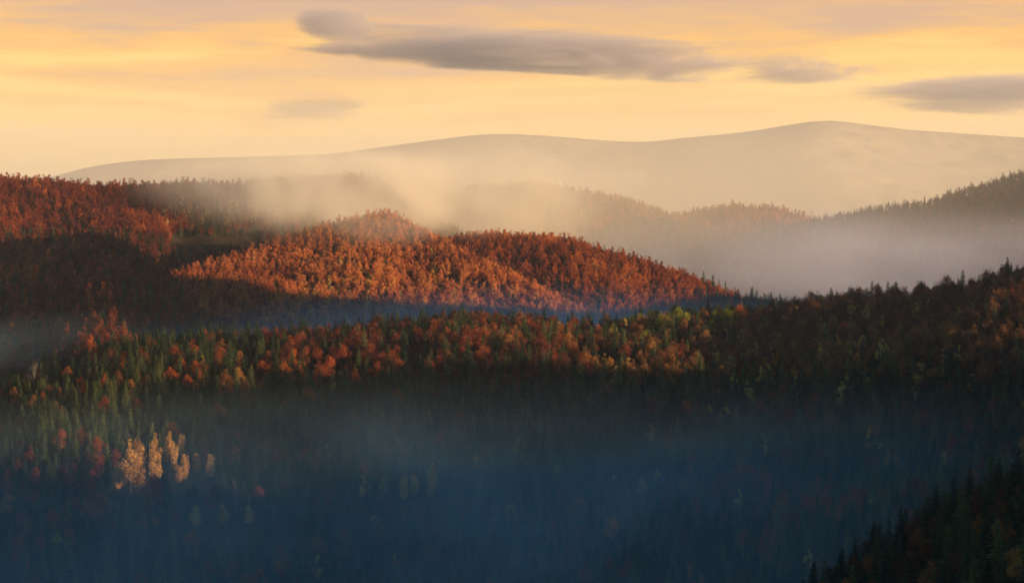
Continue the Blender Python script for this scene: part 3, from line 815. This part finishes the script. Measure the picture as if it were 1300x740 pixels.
WHITE = (.97, .95, .92)
SUN_TINT = (1.0, .89, .67)  # warm sunlight on white mist, put into its colour
SKY_TINT = (.62, .93, 1.0)  # blue skylight in shaded mist, put into its colour
def mist(c, r, peak, scale, label, **kw):
    m = volume_material('mist_air', kw.pop('color', WHITE), 0.0, kw.pop('aniso', 0.0), mist_density(peak, scale, **kw))
    return ellipsoid('mist', c, r, m, label=label, cat='mist', kind='stuff')
mist((60, 1120, -205), (860, 460, 122), 1 / 850, .0075, 'blue mist lying on the lower slope of the near hill', stretch=(1, 1, 2), thresh=(.30, .66), floor=.22, color=SKY_TINT)
mist((-450, 1990, -150), (250, 110, 70), 1 / 200, .008, 'dark blue mist at the foot of the shaded spur', stretch=(1, 1, 1.6), thresh=(.3, .66), floor=.2, color=SKY_TINT)
mist((60, 2020, -150), (560, 260, 105), 1 / 320, .006, 'blue mist in the shaded valley before the rust hill', stretch=(1, 1, 2), thresh=(.25, .7), floor=.25, color=SKY_TINT)
mist((-290, 2950, 55), (320, 420, 80), 1 / 110, .009, 'golden mist drifting over the saddle of the left hill', stretch=(1, 1, 1.3), thresh=(.38, .64), floor=.12, color=SUN_TINT)
mist((-60, 3200, 45), (260, 300, 110), 1 / 160, .008, 'glowing mist plume rising behind the rust hill', stretch=(1, 1, 1.3), thresh=(.36, .64), floor=.15, color=SUN_TINT)
mist((20, 3550, 30), (620, 420, 130), 1 / 700, .0055, 'golden mist filling the valley behind the rust hill', stretch=(1, 1, 1.8), thresh=(.25, .7), floor=.35, color=SUN_TINT)
mist((650, 3250, -70), (800, 480, 125), 1 / 600, .0045, 'pale lilac mist bank below the big hill at the right', stretch=(1, 1, 2), thresh=(.3, .68), floor=.3, color=(.86, .88, 1.0))
mist((300, 3500, 20), (1700, 800, 330), 1 / 2200, .003, 'thin warm haze hanging between the hills in the middle distance', stretch=(1, 1, 2), thresh=(.2, .7), floor=.6, edge=(1.0, .2), color=SUN_TINT)
mist((0, 9000, 0), (9000, 4200, 900), 1 / 3200, .0012, 'broad golden haze bank before the far mountain', stretch=(1, 1, 2.5), thresh=(.2, .75), floor=.5, edge=(1.0, .2), color=SUN_TINT)

mist((-190, 2400, 20), (270, 130, 52), 1 / 260, .011, 'thin torn mist trailing over the top of the rust hill', stretch=(1, 1, 1.5), thresh=(.42, .66), floor=.05, color=SUN_TINT)

# clouds, beyond and above the haze
def cloud(px0, px1, pyc, half_h, Y, label, peak, tilt=0.0, seed=0, thresh=(.40, .47)):
    u0, _ = direction(px0, pyc); u1, _ = direction(px1, pyc); um, t = direction((px0 + px1) / 2, pyc)
    c = (float(um) * Y, Y, float(t) * Y)
    r = ((float(u1) - float(u0)) * Y / 2, 2600, half_h / F * Y)
    def build(N):
        tc = N.n('ShaderNodeTexCoord').outputs['Object']
        geo = N.n('ShaderNodeNewGeometry').outputs['Position']
        mp = N.n('ShaderNodeMapping', ins={'Vector': geo, 'Scale': (.26, .35, 1.9), 'Location': (seed * 3700, 0, seed * 900), 'Rotation': (0, math.radians(-4), 0)}).outputs[0]
        ns = N.noise(mp, .0017, 9, .68, .6)
        L = N.n('ShaderNodeVectorMath', operation='LENGTH', ins={0: tc}).outputs['Value']
        v = N.math('SUBTRACT', ns, N.math('MULTIPLY', N.math('POWER', L, 1.5), .22))
        e = N.smooth(L, 1.0, .8)
        return N.math('MULTIPLY', N.math('MULTIPLY', N.smooth(v, thresh[0], thresh[1], 0, 1), e), peak)
    m = volume_material('cloud_vapour', (.55, .50, .50), 0.0, 0.0, build)
    o = ellipsoid('cloud', c, r, m, label=label, cat='cloud')
    o.rotation_euler = (0, tilt, 0)
    return o
cloud(300, 1150, 70, 27, 24000, 'long grey cloud streak sloping gently across the whole sky', 1 / 450, math.radians(3.4), 1, (.35, .44))
cloud(370, 500, 40, 18, 24500, 'small torn grey tuft above the thick end of the long streak', 1 / 700, math.radians(4), 2, (.32, .42))
cloud(1040, 1500, 121, 27, 26000, 'flat thin grey cloud over the shoulder of the far mountain peak', 1 / 600, math.radians(2), 3, (.38, .46))
cloud(300, 510, 140, 28, 25000, 'small faint wispy cloud below the long streak', 1 / 2200, 0, 4, (.43, .52))

# ------------------------------------------------------------------ sky and sun
world = bpy.data.worlds.new('World'); scene.world = world; world.use_nodes = True
N = Nodes(world.node_tree)
sky = N.n('ShaderNodeTexSky'); sky.sky_type = 'NISHITA'; sky.sun_disc = False
sky.sun_elevation = SUN_EL; sky.sun_rotation = SUN_AZ; sky.air_density = 1.0; sky.dust_density = 0.3; sky.ozone_density = 2.5
tc = N.n('ShaderNodeTexCoord').outputs['Generated']
sp = N.n('ShaderNodeSeparateXYZ', ins={0: tc})
X_, Y_, Z_ = sp.outputs
hor = N.math('SQRT', N.math('ADD', N.math('MULTIPLY', X_, X_), N.math('MULTIPLY', Y_, Y_)))
el = N.math('DIVIDE', Z_, hor)                       # tangent of elevation
mp = N.n('ShaderNodeMapping', ins={'Vector': tc, 'Scale': (2.2, 2.2, 26.0), 'Rotation': (0, math.radians(5), 0)}).outputs[0]
st = N.noise(mp, 2.2, 6, .58, .5)
mp2 = N.n('ShaderNodeMapping', ins={'Vector': tc, 'Scale': (5, 5, 90.0), 'Rotation': (0, math.radians(7), 0)}).outputs[0]
st2 = N.noise(mp2, 2.0, 5, .6, .4)
# a lit veil of high cloud: warm gold low down, mauve higher, in streaks
e2 = N.math('ADD', el, N.math('ADD', N.math('MULTIPLY', N.math('SUBTRACT', st, .5), .16), N.math('MULTIPLY', N.math('SUBTRACT', st2, .5), .035)))
veil = N.ramp(N.math('MULTIPLY', e2, 5.0, clamp=True), [(0, (5.5, 3.55, 1.85)), (.16, (6.4, 4.05, 1.5)), (.32, (6.9, 4.1, 1.0)), (.46, (6.0, 3.15, .78)), (.60, (4.4, 2.6, 1.45)), (.8, (3.9, 2.35, 1.6)), (1, (3.2, 2.1, 1.7))])
fade = N.smooth(el, .11, .22, .94, 0.0)
az = N.smooth(Y_, .35, .85, .1, 1.0)
blue = N.n('ShaderNodeMix', data_type='RGBA', blend_type='MULTIPLY', ins={0: 1.0, 6: sky.outputs[0], 7: (.58, .96, 1.18, 1)}).outputs[2]   # clear cold air overhead
mixc = N.mix(N.math('MULTIPLY', fade, az), blue, veil)
bg = N.n('ShaderNodeBackground', ins={0: mixc, 1: 0.08})
N.n('ShaderNodeOutputWorld', ins={0: bg.outputs[0]})
world.cycles.sampling_method = 'MANUAL'; world.cycles.sample_map_resolution = 512

sl = bpy.data.lights.new('sun', 'SUN'); sl.energy = 5.0; sl.angle = math.radians(.5); sl.color = (1.0, .66, .36)
so = bpy.data.objects.new('sun', sl); COL.objects.link(so)
so.rotation_euler = SUN.to_track_quat('Z', 'Y').to_euler(); so.location = (3000, -1500, 1500)

# ------------------------------------------------------------------ camera and render settings
cam = bpy.data.cameras.new('camera'); co = bpy.data.objects.new('camera', cam); COL.objects.link(co)
cam.sensor_width = 36; cam.lens = 36 * F / 1300; cam.clip_start = 1; cam.clip_end = 100000
co.rotation_euler = (math.radians(90) - PITCH, 0, 0)
scene.camera = co
scene.view_settings.view_transform = 'Standard'; scene.view_settings.look = 'None'; scene.view_settings.gamma = 1; scene.view_settings.exposure = 1.15
cy = scene.cycles
cy.use_denoising = True; cy.denoiser = 'OPENIMAGEDENOISE'
cy.max_bounces = 5; cy.diffuse_bounces = 2; cy.glossy_bounces = 1; cy.transmission_bounces = 2; cy.transparent_max_bounces = 8; cy.volume_bounces = 1
cy.volume_step_rate = 1.0; cy.volume_max_steps = 256
cy.use_adaptive_sampling = False; cy.adaptive_threshold = .008
cy.denoising_prefilter = 'ACCURATE'
print('TREES', cnt, 'near', n, 'things', int(is_thing.sum()), 'hand', len(hand), {k: int((is_thing & (kind == k)).sum()) for k in keys})
